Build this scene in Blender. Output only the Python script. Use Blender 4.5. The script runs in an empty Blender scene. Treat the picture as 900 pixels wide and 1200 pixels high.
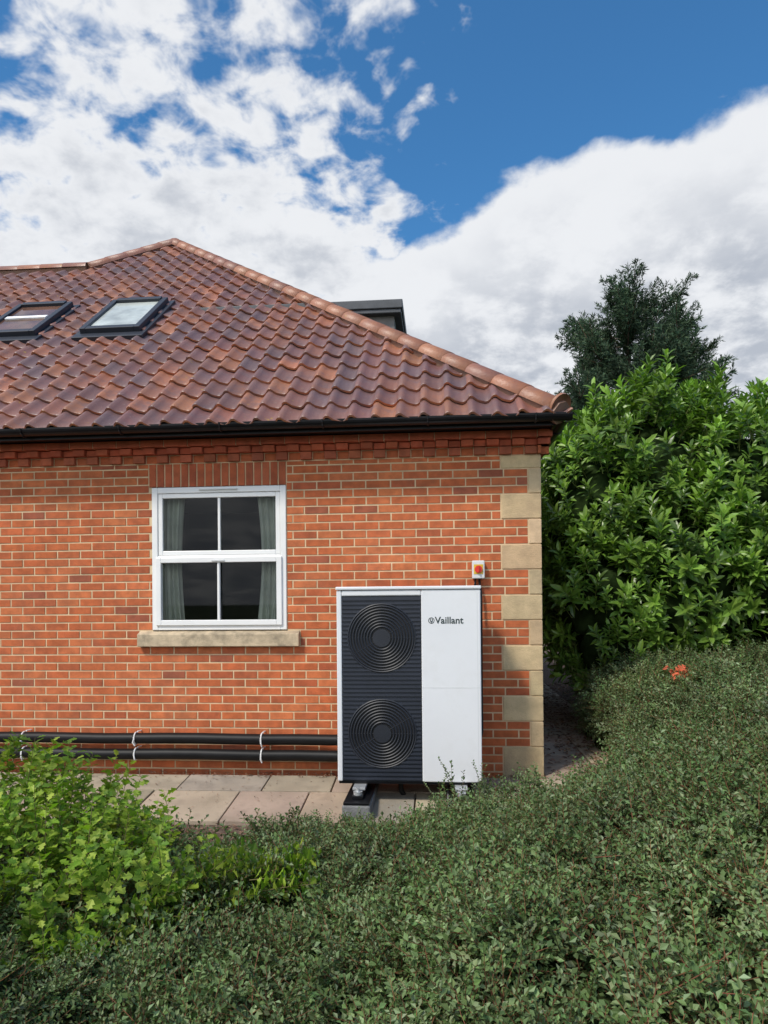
import bpy, bmesh, math, random
from mathutils import Vector, Matrix, Euler, noise
random.seed(7)
R = random.random
def U(a,b): return a+(b-a)*random.random()
def sm(t):
    t=max(0.0,min(1.0,t)); return t*t*(3-2*t)
scene=bpy.context.scene
COL=scene.collection
scene.view_settings.view_transform='Standard'
scene.view_settings.look='None'
scene.view_settings.exposure=0

# ---------------------------------------------------------------- materials
class NT:
    def __init__(s,tree): s.t=tree; s.n=tree.nodes; s.l=tree.links
    def new(s,typ,**kw):
        n=s.n.new(typ)
        for k,v in kw.items(): setattr(n,k,v)
        return n
    def put(s,sock,v):
        if isinstance(v,bpy.types.NodeSocket): s.l.new(v,sock)
        elif v is not None: sock.default_value=v
    def m(s,op,a,b=None,c=None,clamp=False):
        n=s.new('ShaderNodeMath',operation=op); n.use_clamp=clamp
        s.put(n.inputs[0],a)
        if b is not None: s.put(n.inputs[1],b)
        if c is not None: s.put(n.inputs[2],c)
        return n.outputs[0]
    def mix(s,f,a,b,blend='MIX'):
        n=s.new('ShaderNodeMix',data_type='RGBA',blend_type=blend)
        s.put(n.inputs[0],f); s.put(n.inputs[6],a); s.put(n.inputs[7],b)
        return n.outputs[2]
    def noise(s,vec,scale,detail=4,rough=.5,dist=0.0):
        n=s.new('ShaderNodeTexNoise'); n.inputs['Scale'].default_value=scale
        n.inputs['Detail'].default_value=detail; n.inputs['Roughness'].default_value=rough
        n.inputs['Distortion'].default_value=dist
        if vec is not None: s.l.new(vec,n.inputs['Vector'])
        return n.outputs[0]
    def ramp(s,f,lo,hi,a=0.0,b=1.0):
        n=s.new('ShaderNodeMapRange',interpolation_type='SMOOTHSTEP')
        s.put(n.inputs[0],f); s.put(n.inputs[1],lo); s.put(n.inputs[2],hi)
        n.inputs[3].default_value=a; n.inputs[4].default_value=b
        return n.outputs[0]
def c4(c): return (c[0],c[1],c[2],1.0)
def newmat(name):
    m=bpy.data.materials.new(name); m.use_nodes=True
    nt=NT(m.node_tree); p=nt.n['Principled BSDF']
    return m,nt,p
def mat_basic(name,col,rough=.6,var=.15,scale=6,metal=0,bump=0,bscale=80,attr=False,spec=.5,dirt=None,dirt_amt=.5,dscale=3):
    m,nt,p=newmat(name)
    tc=nt.new('ShaderNodeTexCoord').outputs['Object']
    nz=nt.noise(tc,scale,4,.6)
    if attr:
        base=nt.new('ShaderNodeAttribute',attribute_name='Col').outputs['Color']
    else: base=c4(col)
    f=nt.ramp(nz,.3,.7,1-var,1+var)
    comb=nt.new('ShaderNodeCombineColor'); 
    for i in range(3): nt.l.new(f,comb.inputs[i])
    out=nt.mix(1.0,base,comb.outputs[0],'MULTIPLY')
    if dirt is not None:
        nd=nt.noise(tc,dscale,5,.65)
        out=nt.mix(nt.ramp(nd,.45,.7,0,dirt_amt),out,c4(dirt))
    nt.put(p.inputs['Base Color'],out)
    p.inputs['Roughness'].default_value=rough; p.inputs['Metallic'].default_value=metal
    p.inputs['Specular IOR Level'].default_value=spec
    if bump:
        b=nt.new('ShaderNodeBump'); b.inputs['Strength'].default_value=bump; b.inputs['Distance'].default_value=.01
        nt.l.new(nt.noise(tc,bscale,3,.6),b.inputs['Height']); nt.l.new(b.outputs[0],p.inputs['Normal'])
    return m
def mat_leaf(name,rough=.45,trans=.3,spec=.4,rv=.25):
    m,nt,p=newmat(name)
    a=nt.new('ShaderNodeAttribute',attribute_name='Col').outputs['Color']
    oi=nt.new('ShaderNodeAttribute',attribute_name='rv').outputs['Fac']
    f=nt.ramp(oi,0,1,1-rv,1+rv)
    comb=nt.new('ShaderNodeCombineColor')
    for i in range(3): nt.l.new(f,comb.inputs[i])
    c=nt.mix(1.0,a,comb.outputs[0],'MULTIPLY')
    nt.put(p.inputs['Base Color'],c); p.inputs['Roughness'].default_value=rough
    p.inputs['Specular IOR Level'].default_value=spec
    if trans>0:
        tr=nt.new('ShaderNodeBsdfTranslucent')
        nt.put(tr.inputs[0],nt.mix(1.0,c,(1.3,1.5,.6,1),'MULTIPLY'))
        mx=nt.new('ShaderNodeMixShader'); mx.inputs[0].default_value=trans
        nt.l.new(p.outputs[0],mx.inputs[1]); nt.l.new(tr.outputs[0],mx.inputs[2])
        nt.l.new(mx.outputs[0],nt.n['Material Output'].inputs[0])
    return m

M_brick=mat_basic('brick_clay',None,.85,.2,9,attr=True,bump=.4,bscale=140,dirt=(.27,.11,.065),dirt_amt=.25,dscale=2.2)
M_mortar=mat_basic('lime_mortar',(.62,.47,.29),.95,.16,5)
M_stone=mat_basic('sandstone_quoin',None,.85,.14,7,attr=True,bump=.5,bscale=90,dirt=(.38,.27,.17),dirt_amt=.45)
M_sill=mat_basic('stone_sill',(.50,.40,.27),.85,.2,9,bump=.4,bscale=90,dirt=(.17,.14,.10),dirt_amt=.6,dscale=8)
M_pave=mat_basic('paving_stone',None,.9,.2,5,attr=True,bump=.4,bscale=70,dirt=(.16,.13,.09),dirt_amt=.6,dscale=2.5)
M_black=mat_basic('black_plastic',(.008,.008,.010),.35,.2,5,spec=.3)
M_foam=mat_basic('pipe_insulation',(.007,.007,.008),.5,.3,8,spec=.25)
M_upvc=mat_basic('white_upvc',(.80,.80,.79),.3,.03,3)
M_white=mat_basic('white_powder_coat',(.74,.75,.77),.38,.03,2,dirt=(.60,.60,.59),dirt_amt=.25,dscale=4)
M_grey=mat_basic('grey_plastic',(.60,.61,.61),.45,.05,3)
M_slate=mat_basic('anthracite_metal',(.024,.029,.042),.45,.1,4)
M_dark=mat_basic('fan_void',(.004,.004,.005),.5,.1,4)
M_ring=mat_basic('fan_guard',(.014,.017,.025),.5,.1,4)
M_red=mat_basic('red_switch',(.62,.03,.015),.35,.05,4)
M_yellow=mat_basic('yellow_plate',(.65,.42,.03),.4,.05,4)
M_concrete=mat_basic('concrete_block',(.20,.20,.20),.95,.2,14,bump=.6,bscale=60)
M_steel=mat_basic('galvanised',(.55,.56,.57),.4,.1,8,metal=.5)
M_lead=mat_basic('lead_flat_roof',(.07,.075,.085),.55,.2,6)
M_clad=mat_basic('dormer_cladding',(.20,.19,.18),.7,.2,6,dirt=(.08,.07,.07),dirt_amt=.4)
M_logo=mat_basic('logo_ink',(.03,.05,.05),.4,.02,3)
M_curtain=mat_basic('curtain_cloth',(.55,.57,.50),.95,.1,6)
M_room=mat_basic('dark_room',(.03,.028,.025),.9,.3,2)
M_bark=mat_basic('bark',(.085,.06,.042),.9,.35,12)
M_twig=mat_leaf('twig_bark',.8,0,.2,.2)
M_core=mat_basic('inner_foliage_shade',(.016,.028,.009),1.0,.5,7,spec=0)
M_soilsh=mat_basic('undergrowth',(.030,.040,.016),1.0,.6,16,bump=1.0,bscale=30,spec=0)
M_leaf_gc=mat_leaf('groundcover_leaf',.48,.15,.38,.38)
M_leaf_br=mat_leaf('bright_leaf',.5,.38,.3,.22)
M_leaf_la=mat_leaf('laurel_leaf',.36,.28,.5,.32)
M_leaf_co=mat_leaf('conifer_leaf',.65,0,.2,.3)
M_litter=mat_leaf('dead_leaf',.8,0,.2,.0)
M_wire=mat_basic('cable',(.02,.02,.02),.6,.1,3)

def mat_tile(name,hip=False):
    m,nt,p=newmat(name)
    tc=nt.new('ShaderNodeTexCoord').outputs['Object']
    a=nt.new('ShaderNodeAttribute',attribute_name='Col').outputs['Color']
    n1=nt.noise(tc,5,5,.65); n2=nt.noise(tc,38,4,.7); n3=nt.noise(tc,1.1,3,.5)
    c=nt.mix(nt.ramp(n1,.42,.66,0,.7 if not hip else .3),a,(.145,.090,.092,1))
    c=nt.mix(nt.ramp(n3,.46,.64,0,.25),c,(.33,.13,.07,1))
    c=nt.mix(nt.ramp(n2,.60,.72,0,.5),c,(.30,.27,.23,1))
    li=nt.m('MULTIPLY',nt.ramp(nt.noise(tc,11,3,.6),.66,.74),nt.ramp(n3,.48,.6))
    c=nt.mix(li,c,(.40,.26,.03,1))
    nt.put(p.inputs['Base Color'],c); p.inputs['Roughness'].default_value=.38
    b=nt.new('ShaderNodeBump'); b.inputs['Strength'].default_value=.45; b.inputs['Distance'].default_value=.01
    nt.l.new(n2,b.inputs['Height']); nt.l.new(b.outputs[0],p.inputs['Normal'])
    return m
M_tile=mat_tile('clay_pantile'); M_hip=mat_tile('hip_tile_clay',True)

def mat_glass():
    m,nt,p=newmat('window_glass'); nt.n.remove(p)
    tr=nt.new('ShaderNodeBsdfTransparent'); tr.inputs[0].default_value=(.8,.84,.82,1)
    gl=nt.new('ShaderNodeBsdfGlossy'); gl.inputs['Roughness'].default_value=.02
    fr=nt.new('ShaderNodeFresnel'); fr.inputs[0].default_value=1.4
    mx=nt.new('ShaderNodeMixShader')
    nt.l.new(fr.outputs[0],mx.inputs[0]); nt.l.new(tr.outputs[0],mx.inputs[1]); nt.l.new(gl.outputs[0],mx.inputs[2])
    nt.l.new(mx.outputs[0],nt.n['Material Output'].inputs[0]); return m
M_glass=mat_glass()
M_rglass=mat_basic('roof_glass_blind',(.46,.49,.46),.08,.25,3)
M_rglass2=mat_basic('roof_glass_dark',(.13,.07,.05),.05,.5,2)

def mat_ground():
    m,nt,p=newmat('soil_and_grass')
    tc=nt.new('ShaderNodeTexCoord').outputs['Object']
    n1=nt.noise(tc,.5,5,.6); n2=nt.noise(tc,22,5,.7)
    soil=nt.mix(nt.ramp(n2,.4,.65),(.09,.06,.042,1),(.20,.14,.10,1))
    sep=nt.new('ShaderNodeSeparateXYZ'); nt.l.new(tc,sep.inputs[0])
    r=nt.m('ADD',nt.m('ABSOLUTE',sep.outputs[0]),nt.m('ABSOLUTE',sep.outputs[1]))
    grass=nt.mix(nt.ramp(n1,.3,.7),(.045,.08,.02,1),(.08,.11,.035,1))
    c=nt.mix(nt.ramp(r,16,24),soil,grass)
    nt.put(p.inputs['Base Color'],c); p.inputs['Roughness'].default_value=1
    b=nt.new('ShaderNodeBump'); b.inputs['Strength'].default_value=.9; b.inputs['Distance'].default_value=.03
    nt.l.new(n2,b.inputs['Height']); nt.l.new(b.outputs[0],p.inputs['Normal'])
    return m
M_ground=mat_ground()

# ---------------------------------------------------------------- mesh helpers
class MB:
    def __init__(s): s.v=[]; s.f=[]; s.c=[]; s.mi=[]
    def add(s,vs,fs,col=(1,1,1),mi=0):
        o=len(s.v); s.v.extend([tuple(v) for v in vs])
        for f in fs: s.f.append(tuple(i+o for i in f)); s.mi.append(mi)
        s.c.extend([col]*len(vs))
    def box(s,x0,x1,y0,y1,z0,z1,col=(1,1,1),mi=0):
        s.add([(x0,y0,z0),(x1,y0,z0),(x1,y1,z0),(x0,y1,z0),(x0,y0,z1),(x1,y0,z1),(x1,y1,z1),(x0,y1,z1)],
              [(0,3,2,1),(4,5,6,7),(0,1,5,4),(1,2,6,5),(2,3,7,6),(3,0,4,7)],col,mi)
    def obj(s,name,mats,parent=None,smooth=False,bevel=0,link=True):
        me=bpy.data.meshes.new(name); me.from_pydata(s.v,[],s.f)
        if not isinstance(mats,(list,tuple)): mats=[mats]
        for m in mats: me.materials.append(m)
        if len(mats)>1: me.polygons.foreach_set('material_index',s.mi)
        ca=me.color_attributes.new('Col','FLOAT_COLOR','POINT')
        flat=[]
        for c in s.c: flat.extend((c[0],c[1],c[2],1.0))
        ca.data.foreach_set('color',flat)
        if smooth: me.polygons.foreach_set('use_smooth',[True]*len(me.polygons))
        me.update()
        o=bpy.data.objects.new(name,me)
        if link: COL.objects.link(o)
        if parent: o.parent=parent
        if bevel:
            b=o.modifiers.new('bevel','BEVEL'); b.width=bevel; b.segments=2; b.limit_method='ANGLE'
        return o
    def tube(s,pts,rad,seg=6,col=(1,1,1),mi=0,caps=True):
        n=len(pts); pts=[Vector(p) for p in pts]
        if not isinstance(rad,(list,tuple)): rad=[rad]*n
        vs=[]; 
        for i,p in enumerate(pts):
            t=(pts[min(i+1,n-1)]-pts[max(i-1,0)]).normalized()
            a=Vector((0,0,1)) if abs(t.z)<.9 else Vector((1,0,0))
            e1=t.cross(a).normalized(); e2=t.cross(e1)
            for k in range(seg):
                an=2*math.pi*k/seg
                vs.append(p+(e1*math.cos(an)+e2*math.sin(an))*rad[i])
        fs=[]
        for i in range(n-1):
            for k in range(seg):
                k2=(k+1)%seg
                fs.append((i*seg+k,i*seg+k2,(i+1)*seg+k2,(i+1)*seg+k))
        if caps: fs.append(tuple(range(seg))); fs.append(tuple((n-1)*seg+k for k in reversed(range(seg))))
        s.add(vs,fs,col,mi)
    def cyl(s,c,axis,r,h,seg=32,col=(1,1,1),mi=0):
        c=Vector(c); ax=Vector(axis).normalized()
        s.tube([c,c+ax*h],r,seg,col,mi)
def empty(name,loc=(0,0,0)):
    e=bpy.data.objects.new(name,None); e.location=loc; e.empty_display_size=.3; COL.objects.link(e); return e
def jit(c,a):
    k=1+U(-a,a); return tuple(max(0,x*k*(1+U(-a*.3,a*.3))) for x in c)

# ================================================================ HOUSE
house=empty('brick_house')
XC=.886            # right-hand corner of the wall
ZW=2.85
def brickcol():
    r=R()
    if r<.62: c=(.47,.118,.038)
    elif r<.86: c=(.53,.150,.052)
    elif r<.975: c=(.40,.098,.036)
    else: c=(.32,.088,.042)
    return jit(c,.08)
def brick(mb,a0,a1,z0,z1,front,mapf,col,dep=.022,g=.0062):
    a0+=g;a1-=g;z0+=g;z1-=g
    if a1-a0<.015 or z1-z0<.01: return
    i=.002; f=front+U(-.001,.001)
    vs=[mapf(a0+i,f,z0+i),mapf(a1-i,f,z0+i),mapf(a1-i,f,z1-i),mapf(a0+i,f,z1-i),
        mapf(a0,f+.003,z0),mapf(a1,f+.003,z0),mapf(a1,f+.003,z1),mapf(a0,f+.003,z1),
        mapf(a0,f+dep,z0),mapf(a1,f+dep,z0),mapf(a1,f+dep,z1),mapf(a0,f+dep,z1)]
    fs=[(0,1,2,3)]
    for k in range(4):
        k2=(k+1)%4
        fs.append((4+k,4+k2,k2,k)); fs.append((8+k,8+k2,4+k2,4+k))
    mb.add(vs,fs,col)
def brickwall(mb,a_min,a_max,z_base,rows,excl,mapf,front=0):
    for k in range(rows):
        z0=z_base+k*.075; z1=z0+.075
        spans=[(a_min,a_max)]
        for (ex0,ex1,ez0,ez1) in excl:
            ov=min(z1,ez1)-max(z0,ez0)
            if ov>.045:
                ns=[]
                for (s0,s1) in spans:
                    if ex1<=s0 or ex0>=s1: ns.append((s0,s1)); continue
                    if ex0>s0: ns.append((s0,ex0))
                    if ex1<s1: ns.append((ex1,s1))
                spans=ns
        off=(.1125 if k%2 else 0)+U(-.006,.006)
        for (s0,s1) in spans:
            n0=math.floor((s0-off)/.225); x=n0*.225+off
            while x<s1:
                b0=max(x,s0); b1=min(x+.225,s1)
                zz1=min(z1,ZW)
                brick(mb,b0,b1,z0+U(-.0008,.0008),zz1+U(-.0008,.0008),front,mapf,brickcol(),g=U(.0054,.0068))
                x+=.225
WX0,WX1,WZ0,WZ1=-2.673,-1.409,1.306,2.627
excl=[(WX0,WX1,WZ0,WZ1),(-2.80,-1.29,1.155,WZ0),(-2.705,-1.405,WZ1,ZW)]
quoin=[]
for i in range(13):
    z0=.03+i*.225; z1=min(z0+.225,ZW)
    wide=(i%2==0)
    x0=.535 if wide else .775
    if i==0: z0=-.12
    excl.append((x0,XC+.1,z0,z1)); quoin.append((x0,z0,z1,wide))
wb=MB()
brickwall(wb,-9.0,XC,-.12,40,excl,lambda a,f,z:(a,f,z))
x=-2.705; n=17; w=(1.300)/n
for i in range(n):
    brick(wb,x+i*w,x+(i+1)*w,WZ1,ZW,-.004,lambda a,f,z:(a,f,z),jit((.42,.098,.038),.10))
exs=[]
for (x0,z0,z1,wide) in quoin: exs.append((-.1,.11 if wide else .35,z0,z1))
brickwall(wb,0,10.3,-.12,40,exs,lambda a,f,z:(XC-f,a,z))
wb.obj('brick_walls',M_brick,house)
mb=MB()
fr=.0045
def mort(x0,x1,z0,z1): mb.add([(x0,fr,z0),(x1,fr,z0),(x1,fr,z1),(x0,fr,z1)],[(0,1,2,3)])
mort(-9,WX0,-.2,3.1); mort(WX1,XC-fr,-.2,3.1); mort(WX0,WX1,-.2,WZ0-.01); mort(WX0,WX1,WZ1+.005,3.1)
mb.add([(XC-fr,fr,-.2),(XC-fr,10.3,-.2),(XC-fr,10.3,3.1),(XC-fr,fr,3.1)],[(0,1,2,3)])
mb.add([(XC-fr,10.3,-.2),(-9,10.3,-.2),(-9,10.3,3.1),(XC-fr,10.3,3.1)],[(0,1,2,3)])
mb.add([(-9,10.3,-.2),(-9,fr,-.2),(-9,fr,3.1),(-9,10.3,3.1)],[(0,1,2,3)])
mb.obj('mortar',M_mortar,house)
qb=MB()
for (x0,z0,z1,wide) in quoin:
    c=jit((.56,.41,.24),.14)
    qb.box(x0+.004,XC+.004,-.005,(.11 if wide else .35),z0+.004,z1-.004,c)
qb.obj('quoins',M_stone,house,bevel=.006)
cb=MB()
RC=(.42,.092,.040)
def cornice(mapf,a0,a1):
    a=a0;k=0
    while a<a1:
        if k%2: brick(cb,a,a+.112,2.85,2.925,-.040,mapf,jit((.36,.095,.045),.15),dep=.08,g=.004)
        else: brick(cb,a,a+.112,2.85,2.925,.0,mapf,jit((.44,.115,.04),.1),dep=.03,g=.004)
        a+=.112;k+=1
    a=a0;k=0
    while a<a1:
        brick(cb,a,a+.112,2.925,2.985,-.078 if k%2==0 else -.042,mapf,jit(RC,.15),dep=.11,g=.003)
        a+=.112;k+=1
    a=a0-.05
    while a<a1:
        brick(cb,a,min(a+.225,a1),2.985,3.055,-.095,mapf,jit(RC,.10),dep=.12,g=.004); a+=.225
cornice(lambda a,f,z:(a,f,z),-9.0,XC+.07)
cornice(lambda a,f,z:(XC-f,a,z),-.06,10.3)
cb.obj('brick_cornice',M_brick,house)
cm=MB(); cm.box(-9,XC+.086,-.086,.3,2.99,3.051); cm.box(XC-.3,XC+.086,.301,10.3,2.99,3.051)
cm.obj('cornice_mortar',M_mortar,house)
fb=MB()
fb.box(-9.5,.985,-.29,-.265,3.035,3.165); fb.box(.96,.985,-.264,10.4,3.035,3.165)
fb.box(-9.5,.958,-.262,.2,3.058,3.075); fb.box(.6,.957,.205,10.4,3.058,3.075)
fb.obj('fascia',M_black,house)
gb=MB()
def gutter(p0,p1,outn):
    p0=Vector(p0);p1=Vector(p1);outn=Vector(outn); prof=[]
    for k in range(13):
        an=math.pi+math.pi*k/12; prof.append((math.cos(an)*.055,math.sin(an)*.06))
    vs=[];fs=[]
    for p in (p0,p1):
        for (a,b) in prof: vs.append(p+outn*(.06-a)*1.0+Vector((0,0,b)))
        for (a,b) in reversed(prof): vs.append(p+outn*(.06-a*.92)+Vector((0,0,b*.92)))
    n=26
    for k in range(n):
        k2=(k+1)%n; fs.append((k,k2,n+k2,n+k))
    fs.append(tuple(range(n))); fs.append(tuple(range(2*n-1,n-1,-1)))
    gb.add(vs,fs)
    d=(p1-p0); L=d.length; d.normalize(); a=.4
    while a<L:
        q=p0+d*a
        pts=[q+outn*(.06-math.cos(math.pi+math.pi*k/8)*.06)+Vector((0,0,math.sin(math.pi+math.pi*k/8)*.065)) for k in range(9)]
        gb.tube(pts,.008,5); a+=.9
gutter((-9.5,-.292,3.115),(1.10,-.292,3.115),(0,-1,0))
gutter((.988,-.292,3.115),(.988,10.4,3.115),(1,0,0))
gb.obj('gutter',M_black,house,smooth=False)

# ---- roof
PH=math.radians(39.36); cs,sn=math.cos(PH),math.sin(PH); TAN=math.tan(PH)
ZE=3.12; YE=-.35; XE=1.013
AP=Vector((-4.387,5.05,ZE+5.4*TAN)); PL=Vector((-5.34,3.97,ZE+4.32*TAN))
GL=.24/cs; TW=.205
def tilecol():
    r=R()
    if r<.48: c=(.185,.092,.084)
    elif r<.70: c=(.245,.105,.072)
    elif r<.88: c=(.15,.092,.094)
    else: c=(.33,.135,.075)
    return jit(c,.14)
def pantiles(O,e,s,n,length,r0,r1):
    t=MB(); O=Vector(O);e=Vector(e);s=Vector(s);n=Vector(n)
    nc=int(length/TW)+1; K=9
    def h(q): return .027*math.sin(2*math.pi*q+.4)+.007*math.sin(4*math.pi*q)
    for j in range(r0,r1):
        v0=j*GL-.05
        for i in range(nc):
            col=tilecol(); lift=.042+U(-.006,.006); dv=U(-.009,.009); du=U(-.003,.003)
            base=[];top=[];nose=[];nb=[]
            for k in range(K+1):
                q=k/K; u=i*TW+q*TW*1.03+du
                hh=h(q)
                base.append(O+e*u+s*(v0+dv+.012)+n*(hh+lift))
                top.append(O+e*u+s*(v0+GL+.04)+n*(hh+.004))
                nose.append(O+e*u+s*(v0+dv)+n*(hh+lift-.008))
                nb.append(O+e*u+s*(v0+dv+.004)+n*(hh+lift-.030))
            vs=nose+base+top; m=K+1; fs=[]
            for k in range(K):
                fs.append((k,k+1,m+k+1,m+k)); fs.append((m+k,m+k+1,2*m+k+1,2*m+k))
            t.add(vs,fs,col)
            t.add(nb+nose,[(k,k+1,m+k+1,m+k) for k in range(K)],jit((.46,.175,.085),.2))
    return t
def clip(obj,planes):
    bm=bmesh.new(); bm.from_mesh(obj.data)
    for co,no in planes:
        bmesh.ops.bisect_plane(bm,geom=bm.verts[:]+bm.edges[:]+bm.faces[:],plane_co=co,plane_no=no,clear_outer=True)
    bm.to_mesh(obj.data); bm.free()
sF=Vector((0,cs,sn)); nF=Vector((0,-sn,cs))
hipn=Vector((1,1,0)).normalized()
corner=Vector((XE,YE,ZE))
ln=Vector((AP.x-PL.x,AP.y-PL.y,0)); leftn=Vector((-ln.y,ln.x,0)).normalized()
t=pantiles((-9.6,YE,ZE),(1,0,0),sF,nF,10.9,0,18)
o=t.obj('front_roof_tiles',M_tile,house,smooth=True); clip(o,[(corner,hipn)])
t=pantiles((-9.6,YE,ZE),(1,0,0),sF,nF,10.9,18,23)
o=t.obj('upper_roof_tiles',M_tile,house,smooth=True); clip(o,[(corner,hipn),(PL,leftn),(AP,(0,1,0))])
t=pantiles((XE,YE,ZE),(0,1,0),(-cs,0,sn),(sn,0,cs),10.8,0,23)
o=t.obj('side_roof_tiles',M_tile,house,smooth=True)
clip(o,[(corner,-hipn),((XE,10.45,ZE),Vector((-.7071,.7071,0)))])
db=MB(); dz=Vector((0,0,-.05))
P=[Vector((-9.6,YE,ZE)),corner,AP,PL,Vector((-9.6,3.97,PL.z)),Vector((XE,10.45,ZE)),Vector((-9.6,10.45,ZE)),Vector((-5.34,6.13,PL.z)),Vector((-9.6,6.13,PL.z)),Vector((PL.x,YE,ZE))]
db.add([p+dz for p in P],[(0,9,3,4),(9,1,2,3),(1,5,2),(5,6,8,7,2),(3,2,7),(4,3,7,8),(0,4,8,6)],(.2,.1,.08))
db.obj('roof_deck',M_tile,house)
rb=MB()
def ridge(p0,p1,r=.12,step=.36):
    p0=Vector(p0);p1=Vector(p1); d=p1-p0; n=max(1,round(d.length/step)); d.normalize(); st=(p1-p0).length/n
    side=d.cross(Vector((0,0,1))).normalized(); up=side.cross(d).normalized()
    for i in range(n):
        col=jit(random.choice([(.34,.14,.075),(.30,.125,.07),(.37,.16,.09),(.27,.12,.08)]),.08)
        a=p0+d*(i*st-.008)+up*U(-.002,.002); b=p0+d*((i+1)*st+.008)
        vs=[];K=10
        ra,rb_=r*1.03,r*.98
        for (c,rr) in ((a,ra),(b,rb_),(a,ra-.02)):
            for k in range(K+1):
                an=math.pi*k/K
                vs.append(c+side*math.cos(an)*rr+up*(math.sin(an)*rr*.85-.035))
        m=K+1;fs=[]
        for k in range(K):
            fs.append((k,k+1,m+k+1,m+k)); fs.append((2*m+k,2*m+k+1,k+1,k))
        rb.add(vs,fs,col)
off=Vector((0,0,.045))
c0=corner+Vector((-.02,.02,.02))
ridge(c0+off,AP+off); ridge(PL+off,AP+off); ridge(Vector((-9.6,3.97,PL.z))+off,PL+off); ridge(Vector((XE,10.45,ZE))+off,AP+off)
rb.cyl(c0+Vector((0,0,.04)),(1,-1,-.8),.12,.03,16,(.34,.16,.09))
ridge_o=rb.obj('ridge_tiles',M_hip,house,smooth=True)
bb=MB()
for p0,p1 in ((corner,AP),(PL,AP),(Vector((-9.6,3.97,PL.z)),PL)):
    bb.tube([p0,p1],.10,8,(.24,.14,.10))
bb.obj('ridge_bedding',M_hip,house)
def roofwin(x0,x1,d0,d1,glass,nm,shear=0):
    e=empty(nm); e.parent=house
    def P(x,d,h):
        y=d; z=ZE+TAN*(y-YE); return Vector((x,y,z))+nF*h
    def slab(b,xa,xb,ya,yb,h0,h1):
        b.add([P(xa,ya,h0),P(xb,ya,h0),P(xb,yb,h0),P(xa,yb,h0),P(xa,ya,h1),P(xb,ya,h1),P(xb,yb,h1),P(xa,yb,h1)],
          [(0,3,2,1),(4,5,6,7),(0,1,5,4),(1,2,6,5),(2,3,7,6),(3,0,4,7)])
    f=MB(); w=.07
    slab(f,x0,x0+w,d0,d1,-.02,.12); slab(f,x1-w,x1,d0,d1,-.02,.12)
    slab(f,x0+w,x1-w,d0,d0+w,-.02,.118); slab(f,x0+w,x1-w,d1-w,d1,-.02,.135)
    slab(f,x0-.06,x1+.06,d0-.10,d0-.002,.01,.062); slab(f,x0-.06,x0-.002,d0,d1+.05,.0,.06); slab(f,x1+.002,x1+.06,d0,d1+.05,.0,.06); slab(f,x0,x1,d1+.002,d1+.05,.0,.058)
    f.obj('frame',M_slate,e,bevel=.006)
    g=MB(); slab(g,x0+w,x1-w,d0+w,d1-w,.07,.095); g.obj('pane',glass,e)
    if glass is M_rglass2:
        g=MB(); slab(g,x0+.1,x1-.1,(d0+d1)/2-.03,(d0+d1)/2+.03,.0955,.115); g.obj('sash_bar',M_hip,e)
    return e
roofwin(-4.14,-3.42,1.50,2.36,M_rglass,'roof_window')
roofwin(-5.40,-4.68,1.50,2.36,M_rglass2,'roof_window')
d=MB(); d.box(-1.6,-.55,2.3,4.6,4.2,5.08); d.obj('dormer_walls',M_clad,house)
d=MB(); d.box(-3.0,-.46,2.2,4.7,5.08,5.13); d.box(-3.0,-.44,2.18,4.72,5.131,5.24); d.obj('dormer_roof',M_lead,house,bevel=.01)

# ---- window
win=empty('casement_window'); win.parent=house
wf=MB()
y0,y1=-.012,.06
F=.055
wf.box(WX0,WX0+F,y0,y1,WZ0,WZ1); wf.box(WX1-F,WX1,y0,y1,WZ0,WZ1)
wf.box(WX0+F,WX1-F,y0,y1,WZ1-F,WZ1); wf.box(WX0+F,WX1-F,y0,y1,WZ0,WZ0+F)
MZ=1.965
wf.box(WX0+F,WX1-F,y0+.002,y1,MZ-.03,MZ+.03)
wf.obj('outer_frame',M_upvc,win,bevel=.006)
ws=MB()
def sash(x0,x1,z0,z1,yf,t=.042):
    ws.box(x0,x0+t,yf,yf+.05,z0,z1); ws.box(x1-t,x1,yf,yf+.05,z0,z1)
    ws.box(x0+t,x1-t,yf,yf+.05,z1-t,z1); ws.box(x0+t,x1-t,yf,yf+.05,z0,z0+t)
    xm=(x0+x1)/2; ws.box(xm-.012,xm+.012,yf+.008,yf+.045,z0+t,z1-t)
sash(WX0+F+.002,WX1-F-.002,MZ+.032,WZ1-F-.002,-.002)
sash(WX0+F-.015,WX1-F+.015,WZ0+F-.012,MZ+.012,-.030,.05)
ws.obj('sashes',M_upvc,win,bevel=.005)
wv=MB(); wv.box(-2.22,-1.86,-.028,-.0125,WZ1-.032,WZ1-.020); wv.obj('trickle_vent',M_grey,win,bevel=.003)
wh=MB(); wh.box(-2.10,-1.98,-.040,-.0315,MZ-.03,MZ-.012); wh.obj('window_handle',M_grey,win,bevel=.003)
wg=MB(); wg.add([(WX0+.07,.022,WZ0+.07),(WX1-.07,.022,WZ0+.07),(WX1-.07,.022,WZ1-.07),(WX0+.07,.022,WZ1-.07)],[(0,1,2,3)])
wg.obj('glass',M_glass,win)
rm=MB(); rm.box(-3.6,-.6,.35,3.2,.6,2.8); rm.f=[f for i,f in enumerate(rm.f) if i!=2]; rm.mi=[0]*len(rm.f)
rm.add([(-3.6,.35,.6),(WX0,.35,.6),(WX0,.35,2.8),(-3.6,.35,2.8)],[(0,1,2,3)]); rm.add([(WX1,.35,.6),(-.6,.35,.6),(-.6,.35,2.8),(WX1,.35,2.8)],[(0,1,2,3)])
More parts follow.
